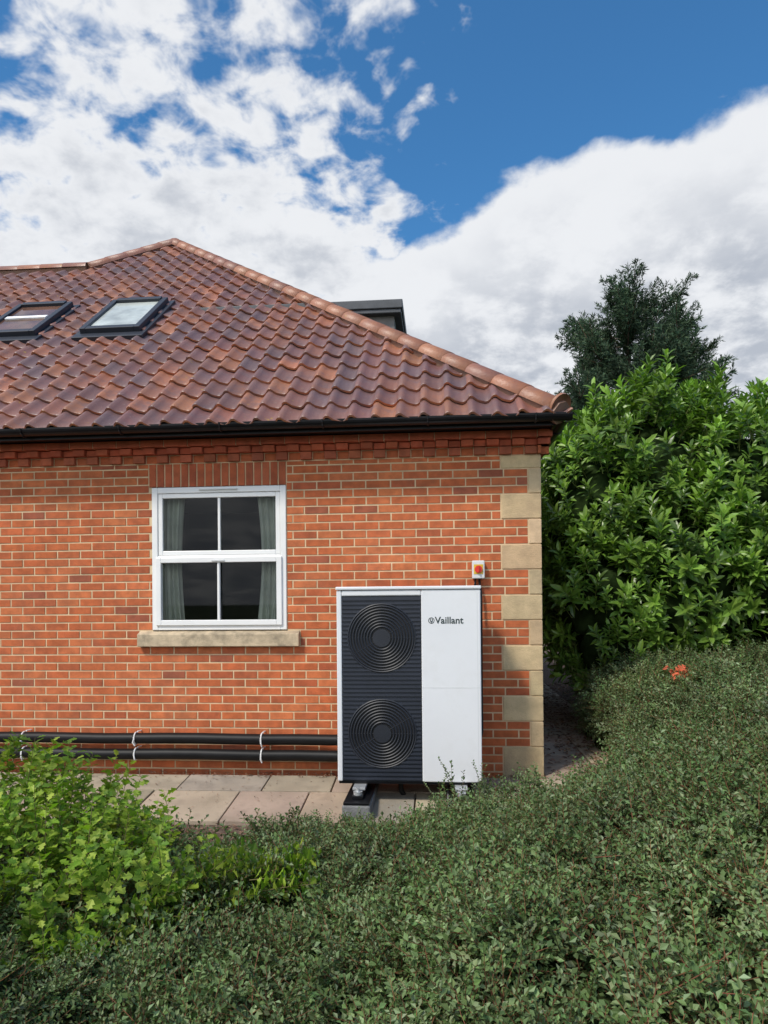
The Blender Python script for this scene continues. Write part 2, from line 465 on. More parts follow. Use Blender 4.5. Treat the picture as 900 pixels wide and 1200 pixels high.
rm.box(WX0-.02,WX0,.062,.36,WZ0,WZ1); rm.box(WX1,WX1+.02,.062,.36,WZ0,WZ1); rm.box(WX0,WX1,.062,.36,WZ0-.02,WZ0); rm.box(WX0,WX1,.062,.36,WZ1,WZ1+.02)
rm.obj('room_interior',M_room,win)
cu=MB()
def curtain(xa,xb,ph,gather):
    N=48;M=10;vs=[];fs=[]
    for j in range(M+1):
        q=j/M
        for i in range(N+1):
            p=i/N
            if gather>0: xx=xa+(xb-xa)*p*(1-.15*math.sin(q*3.0))
            else: xx=xb-(xb-xa)*(1-p)*(1-.15*math.sin(q*3.0))
            vs.append((xx,.13+.028*math.sin(p*26+ph+q*.8)+.01*math.sin(p*61+q*3),WZ0+.02+(WZ1-WZ0-.06)*q))
    for j in range(M):
        for i in range(N):
            a=j*(N+1)+i; fs.append((a,a+1,a+N+2,a+N+1))
    cu.add(vs,fs)
curtain(WX0+.02,WX0+.26,0,1); curtain(WX1-.32,WX1-.02,1.3,-1)
cu.obj('curtains',M_curtain,win,smooth=True)
sb=MB()
sb.add([(-2.80,-.062,1.157),(-1.29,-.062,1.157),(-1.29,-.062,1.270),(-2.80,-.062,1.270),(-2.80,.02,1.157),(-1.29,.02,1.157),(-1.29,.02,1.303),(-2.80,.02,1.303)],
  [(0,1,2,3),(3,2,6,7),(0,4,5,1),(1,5,6,2),(0,3,7,4)])
sb.obj('window_sill',M_sill,house,bevel=.006)

# ================================================================ HEAT PUMP
hp=empty('heat_pump')
X0,X1,Y0,Y1,Z0,Z1=-.847,.308,-.70,-.25,.112,1.676
XD0,XD1=-.805,-.165
b=MB()
b.box(X0,XD0-.001,Y0,Y1,Z0,Z1-.03)
b.box(XD1+.001,X1,Y0,Y1,Z0,Z1-.03)
b.box(XD0,XD1,Y0+.05,Y1,Z0+.002,Z1-.032)
b.box(XD0,XD1,Y0+.001,Y0+.05,Z1-.075,Z1-.031)
b.obj('casing',M_white,hp,bevel=.008)
b=MB(); b.box(X0-.006,X1+.006,Y0-.012,Y1+.006,Z1-.027,Z1); b.obj('lid',M_white,hp,bevel=.008)
b=MB(); b.box(XD0+.002,XD1-.002,Y0+.012,Y0+.049,Z0+.003,Z1-.077); b.obj('grille_back',M_slate,hp)
b=MB(); FZ=(1.262,.495); FX=-.483; FR=.272
z=Z0+.012
while z<Z1-.085:
    cuts=[]
    for fz in FZ:
        if abs(z+.008-fz)<FR: cuts.append(math.sqrt(FR*FR-(z+.008-fz)**2))
    if cuts:
        w=cuts[0]
        segs=[(XD0+.004,FX-w),(FX+w,XD1-.004)]
    else: segs=[(XD0+.004,XD1-.004)]
    for a,c in segs:
        if c-a>.004:
            b.add([(a,Y0+.001,z),(c,Y0+.001,z),(c,Y0+.001,z+.014),(a,Y0+.001,z+.014),(a,Y0+.02,z-.004),(c,Y0+.02,z-.004),(c,Y0+.02,z+.018),(a,Y0+.02,z+.018)],
              [(0,1,2,3),(3,2,6,7),(0,4,5,1),(0,3,7,4),(1,5,6,2)])
    z+=.0335
b.obj('grille_slats',M_slate,hp)
for i,fz in enumerate(FZ):
    b=MB(); b.cyl((FX,Y0+.0115,fz),(0,-1,0),FR-.004,.004,64); b.obj('fan_opening_%d'%(i+1),M_dark,hp)
    b=MB()
    def ring(r,w_,yy,seg=72):
        vs=[]
        for k in range(seg):
            cx,sx=math.cos(2*math.pi*k/seg),math.sin(2*math.pi*k/seg)
            vs+= [(FX+cx*(r-w_),yy,fz+sx*(r-w_)),(FX+cx*r,yy-.004,fz+sx*r),(FX+cx*(r+w_),yy,fz+sx*(r+w_))]
        fs=[]
        for k in range(seg):
            a=3*k;c=3*((k+1)%seg); fs+= [(a,c,c+1,a+1),(a+1,c+1,c+2,a+2)]
        b.add(vs,fs)
    ring(FR,.007,Y0+.002)
    for k in range(8): ring(.092+k*.0232,.0060,Y0-.001)
    for k in range(12):
        an=2*math.pi*k/12
        b.tube([(FX+math.cos(an)*.07,Y0+.004,fz+math.sin(an)*.07),(FX+math.cos(an)*FR,Y0+.004,fz+math.sin(an)*FR)],.0022,4)
    b.cyl((FX,Y0+.004,fz),(0,-1,0),.072,.010,40)
    b.obj('fan_guard_%d'%(i+1),M_ring,hp,smooth=False)
b=MB(); b.box(XD1+.006,X1-.006,Y0-.0012,Y0+.0005,.862,.865); b.box(X1-.028,X1-.026,Y0-.0012,Y0+.0005,Z0+.02,Z1-.06)
b.obj('panel_seams',M_grey,hp)
cu_=bpy.data.curves.new('logo','FONT'); cu_.body='Vaillant'; cu_.size=.076; cu_.extrude=.0006; cu_.offset=.0012
lo=bpy.data.objects.new('logo_text',cu_); COL.objects.link(lo); lo.parent=hp; lo.location=(-.054,Y0-.0015,1.376); lo.rotation_euler=(math.pi/2,0,0); cu_.materials.append(M_logo)
b=MB(); pts=[(-.083+math.cos(2*math.pi*k/24)*.022,Y0-.001,1.40+math.sin(2*math.pi*k/24)*.022) for k in range(25)]
b.tube(pts,.0028,4,caps=False); b.box(-.093,-.088,Y0-.003,Y0-.001,1.392,1.414); b.box(-.078,-.073,Y0-.003,Y0-.001,1.392,1.414); b.box(-.0875,-.0785,Y0-.003,Y0-.001,1.385,1.396)
b.obj('logo_badge',M_logo,hp)
b=MB()
for xx in (-.665,.14): b.box(xx-.11,xx+.11,-.99,-.12,-.13,.0)
b.obj('foot_block',M_concrete,hp,bevel=.015)
b=MB()
for xx in (-.665,.14):
    b.box(xx-.10,xx+.10,-.985,-.13,.001,.022)
    b.box(xx-.045,xx+.045,-.90,-.2,.023,.05)
b.box(-.84,.30,-.68,-.27,.088,.111)
b.obj('anti_vibration_rail',M_black,hp,bevel=.004)
b=MB()
for xx in (-.665,.14):
    for yy in (-.86,-.62,-.3):
        b.cyl((xx,yy,.03),(0,0,1),.034,.045,12); b.cyl((xx,yy,.051),(0,0,1),.014,.05,8)
    b.box(xx-.05,xx+.05,-.80,-.22,.066,.087)
b.obj('mounting_bolts',M_steel,hp,bevel=.003)
b=MB(); b.tube([(-.35,-.5,.10),(-.35,-.5,.0),(-.33,-.46,-.06)],.022,10); b.tube([(-.12,-.35,.10),(-.12,-.30,.03),(-.2,-.1,.05)],.03,10); b.obj('condensate_pipe',M_foam,hp,smooth=True)

# ---- pipes
for zz,nm in ((.327,'insulated_pipe'),(.185,'insulated_pipe')):
    e=empty(nm); b=MB(); pts=[(-8.5+i*.3,-.11,zz+.004*math.sin(i*1.3)) for i in range(25)]+[(-1.0,-.13,zz),(-.75,-.16,zz+.01),(-.7,-.3,zz+.01)]
    b.tube(pts,.049,14); b.obj('pipe_lagging',M_foam,e,smooth=True)
    b=MB()
    for xx in (-3.86,-2.79,-1.62,-5.0,-6.2):
        b.tube([(xx,-.11+.053*math.sin(a*.4189),zz+.053*math.cos(a*.4189)) for a in range(16)],.007,6)
        b.tube([(xx,-.163,zz),(xx+U(-.012,.012),-.168,zz-.03),(xx+.01,-.160,zz-.06)],.006,5)
        b.tube([(xx,-.0,zz+.05),(xx,-.08,zz+.055)],.007,5)
    b.obj('pipe_clips',M_upvc,e)
iso=empty('isolator_switch')
b=MB(); b.box(.272,.382,-.075,-.006,1.750,1.910); b.obj('housing',M_grey,iso,bevel=.008)
b=MB(); b.box(.287,.367,-.0785,-.0755,1.79,1.875); b.obj('yellow_plate',M_yellow,iso)
b=MB(); b.cyl((.327,-.079,1.832),(0,-1,0),.031,.012,24); b.box(.320,.334,-.108,-.091,1.806,1.858); b.obj('knob',M_red,iso,bevel=.002)
b=MB(); b.tube([(.335,-.04,1.756),(.338,-.04,1.70),(.352,-.045,1.62),(.35,-.06,1.45),(.345,-.08,.9),(.345,-.1,.4),(.31,-.2,.3)],.010,8)
b.tube([(.30,-.04,1.756),(.298,-.05,1.70),(.29,-.10,1.66)],.010,8); b.obj('switch_cable',M_black,iso,smooth=True)

# ================================================================ GROUND
def G(x,y):
    base=-.155 if y<-1.0 else (-.12*max(0,-y)-.045)
    if y<-1.0: base=-.165-.02*sm((-1.0-y)/1.5)
    k=.45*sm((x-1.7)/2.2)
    far=math.hypot(x,y); 
    return base+k*(1-sm((far-12)/15))
axis=[-400,-250,-150,-90,-60,-40,-28,-20,-15,-12,-10]+[-9+i*.3 for i in range(61)]+[10,12,15,20,28,40,60,90,150,250,400]
g=MB(); n=len(axis)
for yy in axis:
    for xx in axis: g.v.append((xx,yy,G(xx,yy)+(.01*noise.noise(Vector((xx*2,yy*2,0))) if abs(xx)<9 and yy<-1.1 else 0))); g.c.append((1,1,1))
for j in range(n-1):
    for i in range(n-1):
        a=j*n+i; g.f.append((a,a+1,a+n+1,a+n)); g.mi.append(0)
g.obj('ground',M_ground,smooth=True)
pv=MB()
def slab(x0,x1,y0,y1):
    c=jit(random.choice([(.36,.30,.22),(.40,.33,.24),(.31,.27,.21),(.38,.29,.22)]),.1)
    zt=U(-.004,.004); zf=lambda y:-.12*max(0,-y)+zt
    gp=.006
    x0+=gp;x1-=gp;y0+=gp;y1-=gp
    pv.add([(x0,y0,zf(y0)-.05),(x1,y0,zf(y0)-.05),(x1,y1,zf(y1)-.05),(x0,y1,zf(y1)-.05),(x0,y0,zf(y0)),(x1,y0,zf(y0)),(x1,y1,zf(y1)),(x0,y1,zf(y1))],
      [(0,3,2,1),(4,5,6,7),(0,1,5,4),(1,2,6,5),(2,3,7,6),(3,0,4,7)],c)
for (ya,yb,o) in ((-.42,-.06,0),(-1.02,-.42,.27)):
    x=-8.0+o
    while x<1.25:
        w=random.choice([.45,.6,.6,.75]); x1=min(x+w,1.3); slab(x,x1,ya,yb); x+=w
pv.obj('patio',M_pave,bevel=.006)
pv=MB(); y=-.05
while y<9:
    w=random.choice([.45,.6]); slab(.90,1.4,y,y+w); slab(1.4,1.9,y,y+w); y+=w
pv.obj('path',M_pave,bevel=.006)

# ================================================================ FOLIAGE
def scatter(name,pts,coll,parent=None):
    me=bpy.data.meshes.new(name); me.from_pydata([p[0] for p in pts],[],[])
    a=me.attributes.new('rot','FLOAT_VECTOR','POINT'); a.data.foreach_set('vector',[c for p in pts for c in p[1]])
    a=me.attributes.new('scl','FLOAT','POINT'); a.data.foreach_set('value',[p[2] for p in pts])
    a=me.attributes.new('idx','INT','POINT'); a.data.foreach_set('value',[p[3] for p in pts])
    a=me.attributes.new('rv','FLOAT','POINT'); a.data.foreach_set('value',[max(0,min(1,.5+.25*noise.noise(Vector(p[0])*1.7)*2+U(-.3,.3))) for p in pts])
    o=bpy.data.objects.new(name,me); COL.objects.link(o)
    if parent: o.parent=parent
    ng=bpy.data.node_groups.new(name+'_gn','GeometryNodeTree')
    ng.interface.new_socket('Geometry',in_out='INPUT',socket_type='NodeSocketGeometry')
    ng.interface.new_socket('Geometry',in_out='OUTPUT',socket_type='NodeSocketGeometry')
    N=ng.nodes;L=ng.links
    gi=N.new('NodeGroupInput');go=N.new('NodeGroupOutput')
    ip=N.new('GeometryNodeInstanceOnPoints'); ci=N.new('GeometryNodeCollectionInfo')
    ci.inputs['Collection'].default_value=coll; ci.inputs['Separate Children'].default_value=True; ci.inputs['Reset Children'].default_value=True
    def na(nm,t):
        q=N.new('GeometryNodeInputNamedAttribute'); q.data_type=t; q.inputs['Name'].default_value=nm; return q.outputs[0]
    L.new(gi.outputs[0],ip.inputs['Points']); L.new(ci.outputs[0],ip.inputs['Instance']); ip.inputs['Pick Instance'].default_value=True
    L.new(na('idx','INT'),ip.inputs['Instance Index'])
    L.new(na('rot','FLOAT_VECTOR'),ip.inputs['Rotation']); L.new(na('scl','FLOAT'),ip.inputs['Scale'])
    rl=N.new('GeometryNodeRealizeInstances'); L.new(ip.outputs[0],rl.inputs[0])
    L.new(rl.outputs[0],go.inputs[0])
    md=o.modifiers.new('scatter','NODES'); md.node_group=ng
    return o
def rot_to(nrm,tw=None):
    q=Vector(nrm).normalized().to_track_quat('Z','Y')
    e=(q.to_matrix()@Matrix.Rotation(U(0,6.283) if tw is None else tw,3,'Z')).to_euler()
    return (e.x,e.y,e.z)
def mkcoll(name): return bpy.data.collections.new(name)
def leaf4(mb,b,d,up,L,W,col,mi=0,fold=.25):
    side=d.cross(up)
    if side.length<1e-4: side=Vector((1,0,0))
    side.normalize(); nn=side.cross(d).normalized()
    m=b+d*L*.5
    mb.add([b,m+side*W*.5+nn*W*fold,b+d*L,m-side*W*.5+nn*W*fold],[(0,2,1),(0,3,2)],col,mi)
def leaf6(mb,b,d,up,L,W,col,mi=0,fold=.18,droop=.15):
    side=d.cross(up)
    if side.length<1e-4: side=Vector((1,0,0))
    side.normalize(); nn=side.cross(d).normalized()
    p1=b+d*L*.33; p2=b+d*L*.70-nn*L*droop*.4; tip=b+d*L-nn*L*droop
    mb.add([b,p1+side*W*.46+nn*W*fold,p2+side*W*.42+nn*W*fold,tip,p2-side*W*.42+nn*W*fold,p1-side*W*.46+nn*W*fold,p1,p2],
       [(0,6,1),(6,7,2,1),(7,3,2),(0,5,6),(6,5,4,7),(7,4,3)],col,mi)
def rdir(zmin=-1):
    while True:
        v=Vector((U(-1,1),U(-1,1),U(-1,1)))
        if .05<v.length<1 and v.normalized().z>zmin: return v.normalized()
C_gc=mkcoll('groundcover_clumps')
GCC=[(.105,.165,.055),(.130,.190,.070),(.075,.125,.040),(.165,.215,.100),(.090,.150,.045)]
for vi in range(6):
    b=MB(); tall=vi>=4
    nt_=23 if not tall else 4
    for k in range(nt_):
        if tall: d=Vector((U(-.35,.35),U(-.35,.35),1)).normalized(); L=U(.2,.38); nl=26
        else: d=rdir(.05); d.z*=.8; d.normalize(); L=U(.11,.23); nl=17
        o0=Vector((U(-.05,.05),U(-.05,.05),-.03)) if not tall else Vector((U(-.02,.02),U(-.02,.02),-.04))
        pts=[];p=o0.copy();dd=d.copy();ns=3
        bend=Vector((U(-1,1),U(-1,1),U(-.6,.3)))*.2
        for s_ in range(ns+1):
            pts.append(p.copy()); p+=dd*L/ns; dd=(dd+bend).normalized()
        b.tube(pts,[.0018*(1-.6*i/ns) for i in range(ns+1)],3,jit((.17,.075,.040),.3),caps=False)
        base=random.choice(GCC)
        for q in range(nl):
            t_=(q+.7)/nl*ns; i0=min(int(t_),ns-1); pp=pts[i0].lerp(pts[i0+1],t_-i0)
            tang=(pts[i0+1]-pts[i0]).normalized()
            sd=(tang.cross(Vector((0,0,1)))+Vector((U(-.3,.3),U(-.3,.3),U(-.2,.5)))).normalized()*(1 if q%2 else -1)
            ld=(tang*U(.2,.9)+sd+Vector((0,0,U(-.1,.5)))).normalized()
            upv=(Vector((0,0,1))+rdir()*.8).normalized()
            s_=U(.7,1.2)
            leaf4(b,pp,ld,upv,.0225*s_,.0135*s_,jit(base,.25),1)
    o=b.obj('gc_%d'%vi,[M_twig,M_leaf_gc],link=False); C_gc.objects.link(o)
def Htop(x,y):
    h=-.15+.24*sm((x+.55)/.9)+.36*sm((-y-1.25)/1.9)+.78*sm((x-.3)/2.3)*(.85+.15*sm((y+1)/2))
    h+=.16*noise.noise(Vector((x*1.5,y*1.5,3)))+.07*noise.noise(Vector((x*4,y*4,7)))
    return h
def bx(y): return 1.25+.35*sm((y+1.1)/.8)
def inreg(x,y):
    if y<-1.15-.06*noise.noise(Vector((x*3,0,0))):
        if x<-1.0 and y>-1.25-.75*sm((-1.0-x)/.5): return False
        return True
    return x>bx(y)+.12*noise.noise(Vector((y*2,5,0))) and y<2.4
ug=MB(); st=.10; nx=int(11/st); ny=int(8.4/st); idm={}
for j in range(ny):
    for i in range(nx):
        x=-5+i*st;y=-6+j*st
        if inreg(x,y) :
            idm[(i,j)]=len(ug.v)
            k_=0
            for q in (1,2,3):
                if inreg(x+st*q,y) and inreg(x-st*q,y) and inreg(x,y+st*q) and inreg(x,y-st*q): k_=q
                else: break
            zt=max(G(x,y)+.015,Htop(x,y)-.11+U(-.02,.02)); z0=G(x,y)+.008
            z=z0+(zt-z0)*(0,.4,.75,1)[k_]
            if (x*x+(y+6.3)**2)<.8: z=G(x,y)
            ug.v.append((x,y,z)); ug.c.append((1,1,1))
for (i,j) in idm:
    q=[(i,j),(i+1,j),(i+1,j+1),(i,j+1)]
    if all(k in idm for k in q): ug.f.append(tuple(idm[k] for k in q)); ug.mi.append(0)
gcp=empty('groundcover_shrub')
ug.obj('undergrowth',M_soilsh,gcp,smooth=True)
pts=[]
cnt=0
while cnt<2900:
    x=U(-4.6,5.6);y=U(-5.3,2.3)
    if not inreg(x,y): continue
    d=y+6.3
    if math.hypot(x,d)<1.2: continue
    ang=math.degrees(math.atan2(x,d))
    if (ang<-42 or ang>33) and R()<.85: continue
    if y>-1 and R()<.3: continue
    z=max(Htop(x,y),G(x,y)+.05)+U(-.08,.015)
    e=.05
    nrm=Vector((-(Htop(x+e,y)-Htop(x-e,y))/(2*e)*.7,-(Htop(x,y+e)-Htop(x,y-e))/(2*e)*.7,1))+rdir()*.45
    s_=U(.7,1.3)*(1.15 if d>4 else 1)
    if y>-1.5 and x<.6: s_*=.7
    pts.append(((x,y,z),rot_to(nrm),s_,random.randrange(4))); cnt+=1
for k in range(130):   # foliage face beside the path
    y=U(-1.15,2.2); x=bx(y)+U(-.02,.30); z0=G(x,y); z=z0+(Htop(x,y)-z0)*U(.05,.95)
    pts.append(((x,y,z),rot_to(Vector((-1,-.4,.6))+rdir()*.4),U(.75,1.1),random.randrange(4)))
for k in range(420):
    x=U(-3.5,5);y=U(-4.6,2.2)
    if not inreg(x,y) or math.hypot(x,y+6.3)<1.6: continue
    pts.append(((x,y,Htop(x,y)-.06),rot_to(Vector((U(-.4,.4),U(-.4,.4),1))),U(.5,1.05)*(.6 if y>-1.6 and x<.6 else 1),random.choice([4,5])))
for (x,y,s_) in ((-.02,-1.1,1.1),(.10,-1.12,1.3),(-.22,-1.15,.8),(-1.25,-1.3,1.0),(-1.15,-1.25,.8),(.3,-1.1,.9),(1.2,-.9,.8),(1.6,.2,.8),(-1.6,-1.8,.9),(-1.05,-1.2,.9)):
    pts.append(((x,y,max(G(x,y),Htop(x,y)-.06)),rot_to(Vector((U(-.15,.15),U(-.15,.15),1))),s_,random.choice([4,5])))
scatter('groundcover_foliage',pts,C_gc,gcp)

C_br=mkcoll('lobed_sprigs')
BRC=[(.19,.31,.032),(.25,.36,.040),(.13,.23,.030),(.31,.40,.06)]
def lobed(mb,b,d,up,L,W,col,mi):
    side=d.cross(up)
    if side.length<1e-4: side=Vector((1,0,0))
    side.normalize(); nn=side.cross(d).normalized()
    prof=[(0,.03),(.18,.10),(.30,.42),(.42,.30),(.52,.22),(.64,.50),(.76,.34),(.84,.26),(.95,.20)]
    cen=[b+d*L*t-nn*L*.15*t*t for t,_ in prof]+[b+d*L*1.04-nn*L*.16]
    n=len(prof)
    vs=list(cen)+[cen[i]+side*W*prof[i][1]+nn*W*.25*prof[i][1] for i in range(n)]+[cen[i]-side*W*prof[i][1]+nn*W*.25*prof[i][1] for i in range(n)]
    fs=[]
    for i in range(n-1):
        fs.append((i,i+1,n+1+i+1,n+1+i)); fs.append((i,2*n+1+i,2*n+1+i+1,i+1))
    fs.append((n-1,n,n+1+n-1)); fs.append((n-1,2*n+1+n-1,n))
    mb.add(vs,fs,col,mi)
for vi in range(4):
    b=MB(); L=.32; ns=4
    p=Vector((0,0,0)); dd=Vector((0,0,1)); bend=Vector((U(-1,1),U(-1,1),0))*.12; P_=[]
    for s_ in range(ns+1): P_.append(p.copy()); p=p+dd*L/ns; dd=(dd+bend).normalized()
    b.tube(P_,[.003*(1-.6*i/ns) for i in range(ns+1)],4,(.14,.12,.05),caps=False)
    nl=22
    for q in range(nl):
        t_=(q+.6)/nl*ns; i0=min(int(t_),ns-1); pp=P_[i0].lerp(P_[i0+1],t_-i0); an=q*2.4+U(-.3,.3)
        tang=(P_[i0+1]-P_[i0]).normalized()
        ld=(tang*U(.3,.8)+Vector((math.cos(an),math.sin(an),U(-.1,.3)))).normalized()
        s_=U(.7,1.15)*(1-.25*q/nl)
        lobed(b,pp+ld*.01,ld,(tang+rdir()*.4),.066*s_,.060*s_,jit(random.choice(BRC),.15),1)
    o=b.obj('br_%d'%vi,[M_twig,M_leaf_br],link=False); C_br.objects.link(o)
shrub=empty('lobed_leaf_shrub')
pts=[]
def lobe_pts(lobes,n,idx,sc,out=.8,upb=.4,thr=None,inner=.25,zmin=None,jn=.5):
    res=[]
    ws=[(l[3]*l[4]+l[4]*l[5]+l[3]*l[5]) for l in lobes]
    while len(res)<n:
        l=random.choices(lobes,ws)[0]
        d=rdir()
        r=1-abs(random.gauss(0,inner)); 
        r*=1+.20*noise.noise(Vector((d.x*2.5+l[0],d.y*2.5+l[1],d.z*2.5)))
        p=Vector((l[0]+d.x*l[3]*r,l[1]+d.y*l[4]*r,l[2]+d.z*l[5]*r))
        if zmin is not None and p.z<zmin: continue
        ins=False
        for m_ in lobes:
            if m_ is l: continue
            q=((p.x-m_[0])/m_[3])**2+((p.y-m_[1])/m_[4])**2+((p.z-m_[2])/m_[5])**2
            if q<.55: ins=True;break
        if ins: continue
        if thr and noise.noise(p*1.3)<thr: continue
        nn=(Vector((d.x/l[3],d.y/l[4],d.z/l[5])).normalized()*out+Vector((0,0,upb))+rdir()*jn)
        res.append(((p.x,p.y,p.z),rot_to(nn),U(*sc),random.choice(idx)))
    return res
lob=[(-2.0,-3.05,.22,.55,.45,.42),(-1.5,-3.2,.12,.42,.4,.36),(-2.5,-2.9,.30,.5,.5,.45),(-2.0,-3.7,.15,.6,.5,.30)]
pts+=lobe_pts(lob,450,[0,1,2,3],(.6,1.0),.6,.7,None,.3,-.1)
for k in range(32):
    a=U(-.12,.32); pts.append(((-1.35+U(0,.55),-3.15+U(-.35,.25),.22+U(-.02,.13)),rot_to(Vector((1,a,U(.05,.5)))),U(.7,1.05),random.randrange(4)))
for k in range(16):
    pts.append(((U(-2.7,-1.35),-3.1+U(-.2,.3),U(.40,.58)),rot_to(Vector((U(-.3,.5),U(-.2,.2),1))),U(.6,.95),random.randrange(4)))
scatter('shrub_foliage',pts,C_br,shrub)
b=MB()
for k in range(14):
    a=Vector((-2.0+U(-.1,.1),-3.15+U(-.1,.1),-.18)); e_=Vector((U(-2.6,-1.2),U(-3.5,-2.8),U(.3,.55)))
    m_=a.lerp(e_,.5)+Vector((0,0,.12)); b.tube([a,m_,e_],[.010,.007,.003],5)
b.obj('shrub_stems',M_bark,shrub,smooth=True)

# --- laurel
C_la=mkcoll('laurel_shoots')
LAC=[(.125,.225,.032),(.165,.285,.042),(.085,.165,.028),(.22,.35,.058)]
for vi in range(5):
    b=MB(); L=U(.22,.34); b.tube([(0,0,-.15),(0,0,0),(U(-.02,.02),U(-.02,.02),L)],[.006,.005,.003],3,(.14,.17,.05),caps=False)
    nl=16
    for q in range(nl):
        t_=q/nl; an=q*2.4+U(-.2,.2); z=L*(t_)*1.0
        el=.1+1.0*t_
        ld=Vector((math.cos(an)*math.cos(el),math.sin(an)*math.cos(el),math.sin(el)+U(-.15,.15))).normalized()
        s_=U(.8,1.2)*(1-.35*max(0,t_-.6))
        c=random.choice(LAC[:3] if t_<.6 else LAC[1:])
        leaf6(b,Vector((0,0,z)),ld,Vector((0,0,1)),.15*s_,.056*s_,jit(c,.15),1,droop=U(.05,.3))
    o=b.obj('la_%d'%vi,[M_twig,M_leaf_la],link=False); C_la.objects.link(o)
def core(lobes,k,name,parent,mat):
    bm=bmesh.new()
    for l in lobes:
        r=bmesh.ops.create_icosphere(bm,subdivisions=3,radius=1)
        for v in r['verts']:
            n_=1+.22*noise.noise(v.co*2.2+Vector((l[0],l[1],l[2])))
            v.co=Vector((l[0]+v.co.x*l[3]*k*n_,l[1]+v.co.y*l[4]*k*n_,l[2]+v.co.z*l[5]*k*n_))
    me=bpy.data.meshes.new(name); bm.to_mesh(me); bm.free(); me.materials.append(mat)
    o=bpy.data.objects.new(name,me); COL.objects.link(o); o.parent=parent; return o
laurel=empty('laurel_bush')
LL=[(2.0,2.9,2.4,.85,.9,1.5),(2.75,3.2,2.95,1.0,1.1,1.45),(3.75,3.0,2.75,1.1,1.1,1.35),(4.9,2.9,2.1,1.2,1.1,1.3),
    (1.95,2.4,1.5,.72,.7,.85),(2.9,2.2,1.7,.95,.7,1.1),(4.1,2.1,1.6,1.0,.8,1.05),(5.4,2.2,1.5,1.1,.9,1.1),(3.0,4.3,2.0,1.6,1.0,1.8),
    (2.05,2.15,1.0,.62,.5,.6)]
pts=lobe_pts(LL,2900,[0,1,2,3,4],(.6,1.15),.8,.65,-.5,.16,.45)
scatter('laurel_foliage',pts,C_la,laurel)
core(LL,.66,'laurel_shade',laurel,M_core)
b=MB()
for k in range(22):
    l=random.choice(LL); a=Vector((l[0]+U(-.3,.3),l[1]+U(-.1,.4),G(l[0],l[1])-.02)); e_=Vector((l[0]+U(-.4,.4),l[1]+U(-.3,.3),l[2]+.4))
    b.tube([a,a.lerp(e_,.5)+Vector((U(-.15,.15),U(-.15,.15),0)),e_],[.045,.032,.012],7)
b.obj('laurel_stems',M_bark,laurel,smooth=True)

# --- conifers
C_co=mkcoll('conifer_sprays')
COC=[(.042,.082,.045),(.055,.100,.050),(.030,.060,.036),(.075,.115,.060)]
for vi in range(4):
    b=MB(); L=.75
    b.tube([(0,0,0),(0,.0,L*.5),(.02,.02,L)],[.010,.007,.003],4,(.09,.06,.04),caps=False)
    for q in range(30):
        t_=q/30; an=U(0,6.283); st_=Vector((0,0,L*t_)); ld=(Vector((math.cos(an),math.sin(an)*.6,.75))).normalized(); l2=U(.12,.28)*(1.1-.7*t_)
        for w in range(9):
            pp=st_+ld*l2*(w+1)/9; dd=(ld*.9+rdir()*.7).normalized()
            leaf4(b,pp,dd,rdir(),U(.06,.11),.020,jit(random.choice(COC),.2),1)
    o=b.obj('co_%d'%vi,[M_twig,M_leaf_co],link=False); C_co.objects.link(o)
def conifer(name,base,H,limbs,lean=(0,0),zlo=.2,spread=2.2,prof=None,sc=(.8,1.2),seed=1):
    random.seed(seed)
    e=empty(name); b=MB(); base=Vector(base); pts=[]
    def tr(t): return base+Vector((lean[0]*t*t,lean[1]*t*t,H*t))
    b.tube([tr(i/8) for i in range(9)],[(.22*(1-.9*i/8)+.01)*min(1,H/7) for i in range(9)],9)
    for k in range(limbs):
        t=zlo+(1-zlo)*(k+.5)/limbs; p0=tr(t); an=k*2.4+U(-.4,.4)
        Ln=spread*prof(t)*U(.45,1.35)
        d=Vector((math.cos(an),math.sin(an),U(.05,.5))).normalized()
        P_=[p0]; q=p0.copy(); dd=d.copy()
        for s_ in range(5):
            q=q+dd*Ln/5; dd=(dd+Vector((0,0,U(-.05,.18)))).normalized(); P_.append(q.copy())
        b.tube(P_,[.05*(1-.8*i/5)*(.4+.6*(1-t))*min(1,H/7)+.004 for i in range(6)],5)
        ns=max(4,int(Ln*8))
        for s_ in range(ns):
            f=(.25+.75*(s_+R())/ns)*5; i0=min(int(f),4); pp=P_[i0].lerp(P_[i0+1],f-i0)
            nn=(P_[i0+1]-P_[i0]).normalized()*.9+Vector((0,0,.35))+rdir()*.65
            pts.append((tuple(pp),rot_to(nn),U(*sc)*(.75 if Ln<.8 else 1),random.randrange(4)))
    for s_ in range(10):
        pts.append((tuple(tr(.9+.01*s_)),rot_to(Vector((U(-.3,.3),U(-.3,.3),1))),U(.5,.9),random.randrange(4)))
    b.obj('trunk',M_bark,e,smooth=True); scatter(name+'_foliage',pts,C_co,e)
conifer('conifer_tree',(3.7,8.6,-.1),7.8,110,(.35,.2),.22,3.1,lambda t:(1.05-t)**.66 if t<.97 else .15,(.75,1.15),seed=5)
conifer('yew_tree',(4.0,.9,.2),2.0,60,(.05,0),.05,.8,lambda t:(1.08-t)**.6,(.35,.55),seed=9)
conifer('conifer_tree',(5.3,9.6,-.1),6.9,45,(.3,.0),.25,1.5,lambda t:(1.05-t)**.7,(.75,1.1),seed=11)
random.seed(21)
bg=empty('background_trees')
BL=[(2.0,24,5.0,2.0,2.0,4.7)]+[(U(-30,40),U(26,34),U(1.5,2.5),U(2.5,4),2.5,U(2.5,3.6)) for _ in range(22)]
scatter('background_foliage',lobe_pts(BL,1500,[0,1,2,3,4],(1.8,2.8),.8,.5,None,.2,.2),C_la,bg)
core(BL,.75,'background_shade',bg,M_core)
